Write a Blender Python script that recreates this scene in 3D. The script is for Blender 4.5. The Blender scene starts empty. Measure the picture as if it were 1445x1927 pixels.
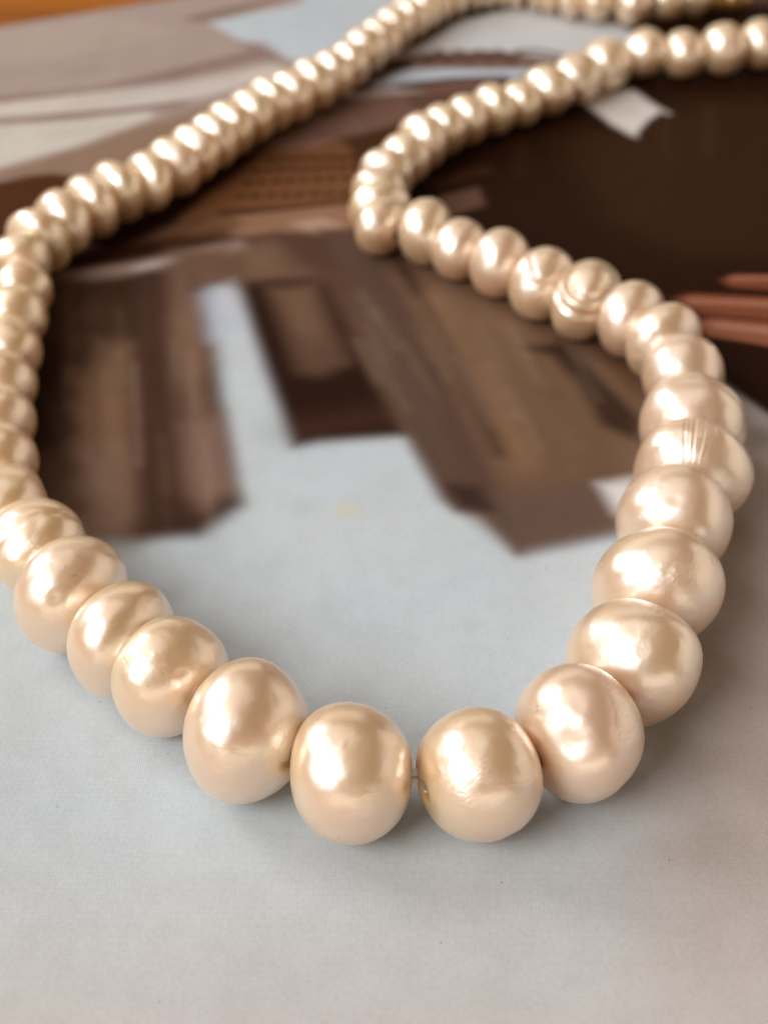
import bpy, math, random
import numpy as np

# ------------------------------------------------------------------ camera, light, exposure
MM = 0.001
sc = bpy.context.scene
col = sc.collection

cam_d = bpy.data.cameras.new('camera')
cam = bpy.data.objects.new('camera', cam_d)
col.objects.link(cam)
cam.location = (0, 0, 74 * MM)
cam.rotation_euler = (math.radians(50), 0, 0)          # looks 40 degrees down
cam_d.sensor_fit = 'VERTICAL'
cam_d.sensor_height = 24.0
cam_d.lens = 24.0 * 2800 / 1927
cam_d.clip_start = 0.002
cam_d.clip_end = 20.0
cam_d.dof.use_dof = True
cam_d.dof.focus_distance = 93.0 * MM
cam_d.dof.aperture_fstop = cam_d.lens / 1.55            # a 1.55 mm wide aperture
sc.camera = cam

world = bpy.data.worlds.new('World')
sc.world = world
world.use_nodes = True
bg = world.node_tree.nodes['Background']
bg.inputs['Color'].default_value = (1.0, 0.58, 0.30, 1)
bg.inputs['Strength'].default_value = 0.09

AIM = (0.0, 0.085, 0.0)
def area_lamp(name, direction, dist, sx, sy, watts, colour):
    d = bpy.data.lights.new(name, 'AREA')
    d.shape = 'RECTANGLE'
    d.size, d.size_y = sx, sy
    d.energy = watts
    d.color = colour
    o = bpy.data.objects.new(name, d)
    col.objects.link(o)
    n = math.sqrt(sum(c * c for c in direction))
    v = [c / n for c in direction]
    o.location = [AIM[i] + v[i] * dist for i in range(3)]
    from mathutils import Vector
    o.rotation_euler = Vector(v).to_track_quat('Z', 'Y').to_euler()
    return o
area_lamp('window_light', (-0.72, 0.40, 0.56), 1.1, 0.42, 0.50, 5.8, (0.98, 0.99, 1.0))
area_lamp('side_window_light', (-0.64, -0.46, 0.62), 1.25, 0.78, 0.64, 15.5, (0.97, 0.985, 1.0))
area_lamp('pale_wall_light', (0.95, 0.16, 0.26), 1.5, 2.4, 0.95, 6.5, (1.0, 0.87, 0.72))
area_lamp('ceiling_light', (-0.24, 0.16, 0.96), 1.9, 2.2, 1.4, 7.0, (1.0, 0.95, 0.88))
area_lamp('front_fill_light', (0.10, -0.985, 0.09), 1.5, 2.4, 0.32, 4.2, (1.0, 0.89, 0.74))  # unseen low fill added behind the camera to brighten the pearl undersides
area_lamp('far_wall_light', (-0.15, 0.95, 0.36), 1.8, 1.8, 0.7, 3.2, (1.0, 0.90, 0.76))

vs = sc.view_settings
vs.view_transform = 'Standard'
vs.look = 'None'
vs.gamma = 1.0
vs.exposure = 0.06
vs.use_curve_mapping = False
sc.cycles.use_denoising = True

# ------------------------------------------------------------------ helpers
def srgb(c):
    out = []
    for v in c:
        v = v / 255.0
        out.append(v / 12.92 if v <= 0.04045 else ((v + 0.055) / 1.055) ** 2.4)
    return np.array(out)

def mesh_obj(name, verts, faces, mat, parent=None, smooth=True):
    me = bpy.data.meshes.new(name)
    me.from_pydata([tuple(v) for v in verts], [], [tuple(f) for f in faces])
    me.update()
    if smooth:
        me.polygons.foreach_set('use_smooth', [True] * len(me.polygons))
    me.materials.append(mat)
    o = bpy.data.objects.new(name, me)
    col.objects.link(o)
    if parent is not None:
        o.parent = parent
    return o

class NT:
    """small wrapper to write node trees briefly"""
    def __init__(self, name):
        self.mat = bpy.data.materials.new(name)
        self.mat.use_nodes = True
        self.t = self.mat.node_tree
        self.bsdf = self.t.nodes['Principled BSDF']
    def n(self, kind, **kw):
        nd = self.t.nodes.new(kind)
        for k, v in kw.items():
            setattr(nd, k, v)
        return nd
    def l(self, a, b):
        self.t.links.new(a, b)
    def math(self, op, a, b=None, clamp=False):
        nd = self.n('ShaderNodeMath', operation=op, use_clamp=clamp)
        for i, v in enumerate((a, b)):
            if v is None:
                continue
            if isinstance(v, (int, float)):
                nd.inputs[i].default_value = v
            else:
                self.l(v, nd.inputs[i])
        return nd.outputs[0]
    def mix(self, fac, a, b, blend='MIX'):
        nd = self.n('ShaderNodeMix', data_type='RGBA', blend_type=blend)
        for sock, v in ((nd.inputs[0], fac), (nd.inputs[6], a), (nd.inputs[7], b)):
            if isinstance(v, (int, float)):
                sock.default_value = v
            elif isinstance(v, (tuple, list)):
                sock.default_value = (*v[:3], 1)
            else:
                self.l(v, sock)
        return nd.outputs[2]
    def noise(self, vec, scale, detail=2.0, rough=0.5):
        nd = self.n('ShaderNodeTexNoise')
        nd.inputs['Scale'].default_value = scale
        nd.inputs['Detail'].default_value = detail
        nd.inputs['Roughness'].default_value = rough
        self.l(vec, nd.inputs['Vector'])
        return nd.outputs['Fac']
    def ramp(self, v, lo, hi):
        nd = self.n('ShaderNodeMapRange')
        nd.inputs['From Min'].default_value = lo
        nd.inputs['From Max'].default_value = hi
        self.l(v, nd.inputs['Value'])
        return nd.outputs[0]
    def mapping(self, vec, scale=(1, 1, 1), loc=None):
        nd = self.n('ShaderNodeMapping')
        nd.inputs['Scale'].default_value = scale
        self.l(vec, nd.inputs['Vector'])
        if loc is not None:
            self.l(loc, nd.inputs['Location'])
        return nd.outputs[0]
    def bump(self, h, strength, dist, normal=None):
        nd = self.n('ShaderNodeBump')
        nd.inputs['Strength'].default_value = strength
        nd.inputs['Distance'].default_value = dist
        self.l(h, nd.inputs['Height'])
        if normal is not None:
            self.l(normal, nd.inputs['Normal'])
        return nd.outputs[0]
    def set(self, **kw):
        for k, v in kw.items():
            s = self.bsdf.inputs[k.replace('_', ' ')]
            if isinstance(v, (int, float, tuple)):
                s.default_value = v
            else:
                self.l(v, s)

# ------------------------------------------------------------------ materials
def pearl_material():
    m = NT('pearl_nacre')
    tc = m.n('ShaderNodeTexCoord').outputs['Object']
    oi = m.n('ShaderNodeObjectInfo')
    rnd = m.n('ShaderNodeCombineXYZ')
    for i, k in enumerate((1.0, 0.7, 0.4)):
        m.l(m.math('MULTIPLY', oi.outputs['Random'], k * 0.6), rnd.inputs[i])
    v = m.mapping(tc, (1, 1, 1), rnd.outputs[0])
    # body colour: the pearl's own tint, cloudy, a little deeper in places
    cloud = m.ramp(m.noise(v, 260, 3.0), 0.35, 0.7)
    base = m.mix(cloud, m.mix(1.0, oi.outputs['Color'], (0.94, 0.90, 0.86), 'MULTIPLY'), oi.outputs['Color'])
    # drill hole: yellowed nacre round the hole, brown inside
    at = m.n('ShaderNodeAttribute', attribute_name='stain')
    base = m.mix(m.math('MULTIPLY', at.outputs['Fac'], 0.8), base, (0.46, 0.25, 0.07))
    # specks of dust and pinholes
    vo = m.n('ShaderNodeTexVoronoi', feature='F1', voronoi_dimensions='2D')
    vo.inputs['Scale'].default_value = 1300
    m.l(v, vo.inputs['Vector'])
    spot = m.math('LESS_THAN', vo.outputs['Distance'], 0.075)
    rare = m.math('GREATER_THAN', m.noise(v, 330, 1.0), 0.665)
    speck = m.math('MULTIPLY', spot, rare)
    base = m.mix(m.math('MULTIPLY', speck, 0.75), base, (0.10, 0.06, 0.03))
    # relief: lazy waviness, patches of fine scratches along the strand, pits
    h1 = m.noise(v, 330, 2.0)
    scr = m.noise(m.mapping(v, (900, 4300, 4300)), 1.0, 3.0, 0.6)
    patch = m.ramp(m.noise(v, 380, 2.0), 0.54, 0.70)
    scr_h = m.math('MULTIPLY', scr, patch)
    orange = m.noise(v, 1500, 3.0)
    nrm = m.bump(h1, 0.35, 0.00045)
    nrm = m.bump(scr_h, 0.7, 0.00009, nrm)
    nrm = m.bump(orange, 0.22, 0.00008, nrm)
    rough = m.math('ADD', m.math('MULTIPLY', patch, 0.08), 0.35)
    # translucent body under a pale mirror-like nacre
    m.set(Base_Color=base, Roughness=0.35, Metallic=0.0, Specular_IOR_Level=0.5, IOR=1.55,
          Subsurface_Weight=1.0, Subsurface_Radius=(1.0, 0.66, 0.42), Subsurface_Scale=0.0035,
          Coat_Weight=0.35, Coat_Roughness=0.08, Coat_IOR=1.5, Normal=nrm)
    lus = m.n('ShaderNodeBsdfPrincipled')
    orient = m.mix(m.ramp(m.noise(v, 300, 2.0), 0.38, 0.62), (1.0, 0.945, 0.915), (0.975, 1.0, 0.925))
    m.l(m.mix(0.86, base, orient), lus.inputs['Base Color'])
    m.l(rough, lus.inputs['Roughness'])
    lus.inputs['Metallic'].default_value = 1.0
    m.l(nrm, lus.inputs['Normal'])
    mx = m.n('ShaderNodeMixShader')
    m.l(m.math('MULTIPLY', m.math('SUBTRACT', 1.0, at.outputs['Fac']), 0.54), mx.inputs[0])
    m.l(m.bsdf.outputs[0], mx.inputs[1])
    m.l(lus.outputs[0], mx.inputs[2])
    m.l(mx.outputs[0], m.t.nodes['Material Output'].inputs['Surface'])
    return m.mat

def page_material():
    m = NT('printed_paper')
    tc = m.n('ShaderNodeTexCoord').outputs['Object']
    at = m.n('ShaderNodeAttribute', attribute_name='print')
    st = m.noise(m.mapping(tc, (90, 26, 1)), 1.0, 4.0, 0.6)
    # ink mottle, fine linen grain, a few specks of dust
    big = m.noise(tc, 55, 3.0)
    tint = m.mix(m.ramp(big, 0.3, 0.7), (0.965, 0.985, 1.0), (1.0, 0.985, 0.965))
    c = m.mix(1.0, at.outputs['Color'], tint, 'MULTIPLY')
    c = m.mix(m.math('MULTIPLY', m.ramp(st, 0.35, 0.7), 0.20), c, (0.55, 0.50, 0.48), 'MULTIPLY')
    fine = m.noise(tc, 3200, 3.0, 0.7)
    mid = m.noise(tc, 420, 4.0, 0.65)
    c = m.mix(m.math('MULTIPLY', m.ramp(fine, 0.35, 0.7), 0.22), c, (0.55, 0.52, 0.50), 'MULTIPLY')
    c = m.mix(m.math('MULTIPLY', m.ramp(mid, 0.42, 0.75), 0.16), c, (0.6, 0.56, 0.54), 'MULTIPLY')
    wv = m.n('ShaderNodeTexWave', wave_type='BANDS', bands_direction='X')
    wv.inputs['Scale'].default_value = 2100
    wv.inputs['Distortion'].default_value = 1.5
    m.l(tc, wv.inputs['Vector'])
    wh = m.n('ShaderNodeTexWave', wave_type='BANDS', bands_direction='Y')
    wh.inputs['Scale'].default_value = 1900
    wh.inputs['Distortion'].default_value = 1.5
    m.l(tc, wh.inputs['Vector'])
    weave = m.math('ADD', wv.outputs['Fac'], wh.outputs['Fac'])
    c = m.mix(m.math('MULTIPLY', weave, 0.10), c, (0.35, 0.33, 0.33), 'MULTIPLY')
    vo = m.n('ShaderNodeTexVoronoi', feature='F1', voronoi_dimensions='2D')
    vo.inputs['Scale'].default_value = 130
    m.l(m.mapping(tc, (1, 0.6, 1)), vo.inputs['Vector'])
    spot = m.math('LESS_THAN', vo.outputs['Distance'], 0.006)
    c = m.mix(m.math('MULTIPLY', spot, 0.65), c, (0.12, 0.09, 0.08))
    nrm = m.bump(weave, 0.25, 0.00004)
    nrm = m.bump(mid, 0.2, 0.00012, nrm)
    m.set(Base_Color=c, Roughness=0.55, Specular_IOR_Level=0.025, Normal=nrm)
    return m.mat

def wood_material():
    m = NT('varnished_orange_wood')
    tc = m.n('ShaderNodeTexCoord').outputs['Object']
    g = m.noise(m.mapping(tc, (14, 160, 30)), 1.0, 4.0, 0.6)
    big = m.noise(m.mapping(tc, (6, 30, 6)), 1.0, 2.0)
    c = m.mix(m.ramp(g, 0.3, 0.7), (0.20, 0.050, 0.002), (0.36, 0.11, 0.004))
    c = m.mix(m.math('MULTIPLY', m.ramp(big, 0.4, 0.7), 0.6), c, (0.20, 0.055, 0.006))
    m.set(Base_Color=c, Roughness=0.45, Specular_IOR_Level=0.06, Normal=m.bump(g, 0.2, 0.0003))
    return m.mat

def cord_material():
    m = NT('translucent_cord')
    m.set(Base_Color=(0.95, 0.82, 0.68, 1), Roughness=0.4, Subsurface_Weight=0.8,
          Subsurface_Radius=(1.0, 0.8, 0.6), Subsurface_Scale=0.0008)
    return m.mat

def brass_material():
    m = NT('aged_brass')
    tc = m.n('ShaderNodeTexCoord').outputs['Object']
    c = m.mix(m.ramp(m.noise(tc, 500, 3.0), 0.3, 0.7), (0.42, 0.20, 0.06), (0.62, 0.36, 0.13))
    m.set(Base_Color=c, Metallic=0.85, Roughness=0.38)
    return m.mat

M_PEARL, M_PAGE, M_WOOD, M_CORD, M_BRASS = (pearl_material(), page_material(), wood_material(),
                                            cord_material(), brass_material())

# ------------------------------------------------------------------ the table under the page
def build_table():
    x0, x1, y0, y1, zt, zb = -0.55, 0.55, -0.30, 0.75, -0.0008, -0.026
    b = 0.003
    ring = [(x0 + b, y0 + b, zt), (x1 - b, y0 + b, zt), (x1 - b, y1 - b, zt), (x0 + b, y1 - b, zt),
            (x0, y0, zt - b), (x1, y0, zt - b), (x1, y1, zt - b), (x0, y1, zt - b),
            (x0, y0, zb), (x1, y0, zb), (x1, y1, zb), (x0, y1, zb)]
    f = [(0, 1, 2, 3), (11, 10, 9, 8)]
    for k in (0, 4):
        for i in range(4):
            j = (i + 1) % 4
            f.append((k + i, k + 4 + i, k + 4 + j, k + j))
    o = mesh_obj('table_top', ring, f, M_WOOD, smooth=False)
    o['kind'] = 'structure'
build_table()

# ------------------------------------------------------------------ the printed page
# flat print plus painted shade and page tones, in millimetres on the page: ('poly' | 'line', colour 0..255, edge softness mm, width mm, opacity, points)
PAGE_ORIGIN = (-48.74, 183.79)          # far left region of the far edge, mm
PAGE_ANGLE = 0.4237               # direction of the far edge, radians
WHITE = (200, 207, 211)
LIGHT = 1.02                    # print tones are what the paper shows under about this much light
PRINT_AND_SHADE = [
    ('poly', (91, 65, 52), 1.50, 0.00, 1.00, [(-45.3, 85.3), (-20.0, 85.2), (-14.3, 85.9), (-11.6, 89.2), (-12.8, 95.1), (-15.2, 107.2), (-18.0, 121.7), (-14.4, 122.5), (-11.8, 113.9), (-9.3, 104.0), (-7.3, 96.7), (-5.3, 97.4), (2.1, 98.1), (3.3, 94.4), (4.7, 89.8), (5.8, 88.6), (8.1, 88.2), (10.1, 83.6), (17.1, 85.7), (21.7, 88.4), (26.7, 107.2), (29.4, 105.4), (32.4, 100.5), (44.4, 88.4), (87.8, 235.6), (-91.4, 235.6)]),
    ('poly', (172, 153, 144), 0.77, 0.00, 1.00, [(-73.0, 175.5), (-48.7, 183.8), (-27.4, 193.4), (-8.9, 204.2), (12.9, 204.2), (-1.4, 167.8), (-18.0, 155.1), (-40.3, 141.9), (-60.0, 133.4)]),
    ('poly', (182, 164, 152), 1.65, 0.00, 0.70, [(-54.6, 180.4), (-35.8, 188.7), (-26.2, 182.1), (-40.2, 173.9), (-52.4, 170.8)]),
    ('poly', (139, 111, 99), 0.88, 0.00, 0.80, [(-50.4, 161.9), (-33.8, 165.6), (-16.5, 176.3), (-13.1, 174.7), (-24.7, 167.8), (-35.9, 163.4), (-49.6, 158.5)]),
    ('poly', (206, 194, 186), 0.49, 0.00, 1.00, [(-49.9, 159.8), (-35.4, 163.7), (-24.6, 166.6), (-13.0, 172.1), (-11.3, 170.1), (-19.9, 163.4), (-31.6, 159.1), (-48.9, 155.1)]),
    ('line', (130, 101, 84), 0.48, 1.31, 0.80, [(-49.0, 155.9), (-34.5, 158.5), (-28.1, 159.8), (-23.4, 161.1)]),
    ('poly', (208, 199, 188), 0.47, 0.00, 1.00, [(-48.7, 154.4), (-34.3, 156.9), (-26.2, 159.4), (-26.5, 157.1), (-33.9, 150.5), (-44.1, 143.7), (-46.0, 142.5)]),
    ('poly', (148, 120, 101), 0.46, 0.00, 1.00, [(-45.9, 141.9), (-40.9, 144.6), (-32.7, 150.4), (-25.4, 157.5), (-18.5, 161.9), (-17.5, 156.4), (-24.2, 147.3), (-29.7, 141.9), (-35.1, 144.2), (-40.5, 142.7), (-45.5, 140.1)]),
    ('poly', (81, 46, 24), 0.44, 0.00, 1.00, [(-50.7, 139.0), (-40.4, 142.2), (-37.3, 143.7), (-34.5, 143.9), (-29.8, 142.2), (-24.9, 143.7), (-27.9, 133.4), (-37.4, 127.1), (-47.8, 127.1)]),
    ('poly', (130, 101, 88), 0.55, 0.00, 0.80, [(-26.0, 186.4), (-14.2, 193.8), (-11.4, 194.5), (-19.9, 186.9), (-23.2, 185.2)]),
    ('poly', (193, 200, 205), 0.61, 0.00, 1.00, [(-22.4, 185.2), (-11.3, 191.2), (-7.4, 200.2), (12.9, 204.2), (2.6, 189.0), (-7.8, 170.8), (-11.8, 173.9), (-18.0, 179.6)]),
    ('poly', (139, 111, 102), 0.65, 0.00, 0.70, [(-18.6, 179.1), (-14.7, 178.8), (-11.4, 172.7), (-14.4, 173.9)]),
    ('poly', (208, 206, 205), 0.59, 0.00, 1.00, [(-2.1, 170.8), (5.1, 178.8), (9.3, 185.5), (17.8, 190.5), (25.9, 189.0), (33.0, 180.4), (29.2, 170.8), (21.8, 173.6), (13.5, 176.3), (5.0, 175.5), (-0.2, 172.4)]),
    ('poly', (196, 203, 212), 0.51, 0.00, 1.00, [(-2.0, 167.8), (3.7, 171.1), (11.3, 170.8), (19.6, 170.8), (15.0, 168.1), (4.9, 167.5), (-1.4, 165.6)]),
    ('poly', (141, 115, 102), 0.51, 0.00, 0.80, [(2.4, 174.2), (11.5, 174.9), (21.8, 173.6), (20.9, 171.6), (11.3, 170.8), (3.7, 171.1)]),
    ('line', (91, 58, 46), 0.26, 0.99, 0.95, [(-2.1, 170.8), (1.5, 173.6), (4.7, 174.2), (5.4, 172.5), (6.7, 176.2), (7.8, 172.5), (9.2, 176.2), (10.2, 172.5), (11.6, 176.2), (12.7, 172.5), (14.1, 176.2), (15.1, 172.5), (16.6, 176.2), (18.6, 176.3), (20.6, 175.5), (22.5, 174.2)]),
    ('line', (111, 81, 70), 0.39, 0.98, 0.80, [(5.0, 174.2), (8.8, 172.4), (12.7, 173.0), (16.5, 172.1)]),
    ('line', (85, 55, 43), 0.75, 1.83, 0.90, [(-7.3, 156.4), (-3.9, 164.1), (-0.2, 169.3), (2.4, 172.7)]),
    ('poly', (119, 88, 75), 0.60, 0.00, 1.00, [(-11.9, 152.4), (-5.1, 163.4), (2.3, 166.3), (11.2, 168.4), (14.9, 167.8), (8.4, 160.5), (2.2, 155.1), (-1.9, 151.1), (-9.3, 147.3), (-14.5, 147.3)]),
    ('poly', (180, 165, 160), 0.49, 0.00, 0.90, [(-3.9, 164.5), (1.1, 165.6), (4.8, 164.5), (-0.2, 163.4), (-5.1, 162.2)]),
    ('line', (74, 46, 35), 0.50, 1.40, 0.90, [(2.3, 165.7), (8.0, 167.8), (14.3, 168.4)]),
    ('poly', (93, 65, 52), 0.74, 0.00, 0.80, [(2.3, 163.4), (11.1, 165.6), (8.4, 160.5), (3.5, 159.8)]),
    ('line', (148, 120, 102), 0.36, 0.24, 0.60, [(-3.8, 158.0), (-2.2, 154.0)]),
    ('poly', (139, 104, 86), 0.58, 0.00, 0.70, [(-10.5, 148.6), (-7.2, 152.2), (-4.8, 150.9), (-7.1, 149.2), (-9.4, 148.6)]),
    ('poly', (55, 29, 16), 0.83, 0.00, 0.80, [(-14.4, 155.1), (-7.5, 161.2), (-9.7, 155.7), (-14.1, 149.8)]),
    ('poly', (119, 77, 49), 0.57, 0.00, 1.00, [(-19.3, 143.7), (-14.6, 149.2), (-7.1, 150.1), (-4.8, 152.2), (2.2, 155.7), (-1.3, 147.3), (-1.8, 136.7), (-16.4, 135.6), (-21.0, 133.4)]),
    ('poly', (40, 17, 6), 0.88, 0.00, 1.00, [(-22.9, 135.6), (-17.4, 148.6), (-12.9, 149.8), (-15.9, 143.7), (-18.8, 139.0), (-21.0, 133.4), (-26.2, 128.1), (-30.1, 130.2)]),  # shadow beneath the left back strand, painted as a dark tone
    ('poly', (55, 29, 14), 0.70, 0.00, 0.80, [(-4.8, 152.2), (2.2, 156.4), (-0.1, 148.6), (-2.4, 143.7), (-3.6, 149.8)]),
    ('line', (37, 17, 8), 0.17, 0.83, 0.95, [(-12.3, 147.1), (-12.1, 147.2)]),
    ('line', (37, 17, 8), 0.17, 0.83, 0.95, [(-11.2, 147.1), (-11.0, 147.3)]),
    ('line', (37, 17, 8), 0.17, 0.83, 0.95, [(-10.2, 147.2), (-9.9, 147.4)]),
    ('line', (37, 17, 8), 0.17, 0.83, 0.95, [(-9.1, 147.3), (-8.9, 147.4)]),
    ('line', (37, 17, 8), 0.17, 0.83, 0.95, [(-8.0, 147.4), (-7.8, 147.5)]),
    ('line', (37, 17, 8), 0.17, 0.83, 0.95, [(-6.9, 147.5), (-6.7, 147.6)]),
    ('line', (37, 17, 8), 0.17, 0.83, 0.95, [(-5.8, 147.6), (-5.6, 147.7)]),
    ('line', (37, 17, 8), 0.17, 0.83, 0.95, [(-4.8, 147.6), (-4.5, 147.8)]),
    ('line', (37, 17, 8), 0.17, 0.83, 0.95, [(-3.7, 147.7), (-3.4, 147.9)]),
    ('line', (37, 17, 8), 0.17, 0.81, 0.95, [(-13.7, 144.6), (-13.5, 144.7)]),
    ('line', (37, 17, 8), 0.17, 0.81, 0.95, [(-12.4, 144.7), (-12.2, 144.9)]),
    ('line', (37, 17, 8), 0.17, 0.81, 0.95, [(-11.1, 144.8), (-10.9, 145.0)]),
    ('line', (37, 17, 8), 0.17, 0.81, 0.95, [(-9.8, 145.0), (-9.6, 145.1)]),
    ('line', (37, 17, 8), 0.17, 0.81, 0.95, [(-8.5, 145.1), (-8.3, 145.2)]),
    ('line', (37, 17, 8), 0.17, 0.81, 0.95, [(-7.2, 145.2), (-6.9, 145.3)]),
    ('line', (37, 17, 8), 0.17, 0.81, 0.95, [(-5.8, 145.3), (-5.6, 145.4)]),
    ('line', (37, 17, 8), 0.17, 0.81, 0.95, [(-4.5, 145.4), (-4.3, 145.5)]),
    ('line', (37, 17, 8), 0.17, 0.81, 0.95, [(-3.2, 145.5), (-3.0, 145.6)]),
    ('line', (37, 17, 8), 0.17, 0.79, 0.95, [(-14.3, 141.9), (-14.1, 142.0)]),
    ('line', (37, 17, 8), 0.17, 0.79, 0.95, [(-12.9, 142.1), (-12.7, 142.2)]),
    ('line', (37, 17, 8), 0.17, 0.79, 0.95, [(-11.4, 142.3), (-11.2, 142.4)]),
    ('line', (37, 17, 8), 0.17, 0.79, 0.95, [(-10.0, 142.4), (-9.7, 142.5)]),
    ('line', (37, 17, 8), 0.17, 0.79, 0.95, [(-8.5, 142.6), (-8.3, 142.7)]),
    ('line', (37, 17, 8), 0.17, 0.79, 0.95, [(-7.1, 142.8), (-6.8, 142.9)]),
    ('line', (37, 17, 8), 0.17, 0.79, 0.95, [(-5.6, 142.9), (-5.4, 143.1)]),
    ('line', (37, 17, 8), 0.17, 0.80, 0.95, [(-4.1, 143.1), (-3.9, 143.2)]),
    ('line', (37, 17, 8), 0.17, 0.80, 0.95, [(-2.7, 143.3), (-2.4, 143.4)]),
    ('line', (37, 17, 8), 0.17, 0.76, 0.95, [(-14.9, 139.0), (-14.7, 139.1)]),
    ('line', (37, 17, 8), 0.17, 0.76, 0.95, [(-13.4, 139.1), (-13.2, 139.2)]),
    ('line', (37, 17, 8), 0.17, 0.77, 0.95, [(-11.8, 139.2), (-11.6, 139.3)]),
    ('line', (37, 17, 8), 0.17, 0.77, 0.95, [(-10.3, 139.3), (-10.1, 139.4)]),
    ('line', (37, 17, 8), 0.17, 0.77, 0.95, [(-8.8, 139.4), (-8.6, 139.5)]),
    ('line', (37, 17, 8), 0.17, 0.77, 0.95, [(-7.3, 139.5), (-7.0, 139.6)]),
    ('line', (37, 17, 8), 0.17, 0.77, 0.95, [(-5.7, 139.6), (-5.5, 139.7)]),
    ('line', (37, 17, 8), 0.17, 0.77, 0.95, [(-4.2, 139.7), (-4.0, 139.8)]),
    ('line', (37, 17, 8), 0.17, 0.77, 0.95, [(-2.7, 139.8), (-2.5, 139.9)]),
    ('line', (61, 32, 17), 0.33, 0.80, 0.90, [(-16.6, 135.6), (-11.0, 136.3), (-2.3, 138.3)]),
    ('poly', (148, 110, 86), 0.53, 0.00, 1.00, [(-17.3, 134.3), (-11.0, 135.8), (-1.8, 137.8), (-1.7, 132.3), (-6.5, 131.3), (-10.7, 131.7), (-16.9, 130.0), (-20.7, 130.2)]),
    ('poly', (190, 160, 140), 0.75, 0.00, 0.70, [(-9.5, 133.4), (-6.1, 134.5), (-3.9, 132.9), (-6.5, 131.3)]),
    ('poly', (111, 75, 49), 0.64, 0.00, 0.80, [(-24.6, 128.1), (-20.9, 132.9), (-15.8, 135.1), (-14.0, 133.4), (-16.0, 131.3), (-20.6, 129.7)]),
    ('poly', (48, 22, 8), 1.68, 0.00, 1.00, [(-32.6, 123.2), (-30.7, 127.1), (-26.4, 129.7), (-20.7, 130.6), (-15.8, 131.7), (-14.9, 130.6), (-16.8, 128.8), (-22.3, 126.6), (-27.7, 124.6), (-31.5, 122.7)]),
    ('poly', (196, 174, 164), 1.30, 0.00, 1.00, [(-30.6, 123.5), (-24.7, 125.1), (-20.3, 127.1), (-16.8, 128.6), (-14.3, 129.6), (-13.7, 128.4), (-16.7, 126.9), (-20.1, 125.4), (-24.0, 123.5), (-27.4, 122.8)]),
    ('poly', (132, 103, 86), 1.46, 0.00, 0.80, [(-31.9, 122.2), (-30.2, 123.9), (-24.7, 125.1), (-23.9, 123.2), (-28.9, 122.2)]),
    ('poly', (53, 30, 20), 1.67, 0.00, 1.00, [(-32.2, 121.2), (-23.9, 123.2), (-17.3, 125.1), (-11.7, 89.1), (-14.3, 85.9), (-31.5, 85.2), (-39.2, 121.2)]),
    ('poly', (91, 65, 49), 3.84, 0.00, 0.55, [(-30.4, 119.4), (-26.7, 121.2), (-24.4, 119.4), (-22.6, 108.8), (-25.6, 110.5), (-28.7, 112.2)]),
    ('poly', (130, 98, 76), 2.53, 0.00, 1.00, [(-26.3, 105.6), (-24.6, 111.3), (-22.7, 111.3), (-20.3, 99.4), (-18.6, 85.2), (-23.1, 85.2), (-25.0, 92.4)]),
    ('poly', (135, 108, 94), 2.71, 0.00, 0.70, [(-25.6, 95.8), (-21.4, 96.5), (-19.4, 85.2), (-23.1, 85.2)]),
    ('poly', (72, 48, 38), 1.46, 0.00, 1.00, [(-23.9, 123.2), (-20.6, 124.1), (-18.2, 107.2), (-15.7, 92.4), (-14.4, 86.8), (-18.3, 85.9), (-20.5, 99.4)]),
    ('poly', (119, 91, 75), 1.63, 0.00, 1.00, [(-20.7, 124.6), (-18.5, 125.3), (-15.4, 107.2), (-12.9, 95.1), (-11.8, 90.0), (-14.1, 88.1), (-15.7, 92.4), (-18.1, 107.2)]),
    ('poly', (139, 108, 84), 2.40, 0.00, 0.60, [(-18.8, 115.7), (-17.3, 119.4), (-15.2, 108.0), (-17.1, 105.6)]),
    ('poly', (141, 112, 99), 1.85, 0.00, 0.70, [(-16.4, 99.4), (-13.5, 100.9), (-11.9, 91.0), (-14.0, 89.1), (-14.9, 90.4)]),
    ('line', (65, 39, 28), 2.21, 0.76, 0.90, [(-18.4, 86.1), (-14.3, 86.4), (-11.8, 89.3)]),
    ('poly', (113, 84, 67), 1.84, 0.00, 1.00, [(-20.9, 128.1), (-14.8, 129.2), (-14.2, 121.7), (-17.4, 121.2), (-20.6, 124.6)]),
    ('poly', (188, 192, 208), 1.76, 0.00, 0.80, [(-17.0, 119.7), (-14.9, 120.8), (-12.9, 113.9), (-15.4, 112.2)]),
    ('poly', (44, 23, 14), 1.00, 0.00, 1.00, [(-13.4, 122.7), (-6.2, 124.1), (-3.3, 113.9), (0.8, 100.2), (2.2, 98.3), (-5.3, 97.4), (-7.2, 96.8), (-9.2, 104.0), (-11.7, 113.9)]),
    ('poly', (120, 91, 73), 1.85, 0.00, 1.00, [(-14.7, 128.1), (-10.7, 130.2), (-6.3, 126.1), (-5.7, 123.2), (-13.2, 122.4)]),
    ('poly', (85, 60, 48), 2.24, 0.00, 1.00, [(-10.1, 130.2), (-3.3, 132.1), (-1.7, 127.1), (-5.7, 123.2), (-8.8, 125.1)]),
    ('poly', (115, 86, 68), 1.73, 0.00, 1.00, [(-10.7, 120.8), (-6.6, 121.7), (-3.6, 108.8), (-5.7, 107.2), (-7.0, 107.6)]),
    ('poly', (91, 65, 51), 2.37, 0.00, 0.80, [(-7.7, 112.2), (-4.4, 112.2), (-3.6, 108.8), (-5.7, 107.2), (-7.0, 107.6)]),
    ('line', (87, 56, 44), 3.72, 1.34, 0.60, [(-7.5, 98.5), (-3.7, 99.7), (0.6, 100.9)]),
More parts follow.
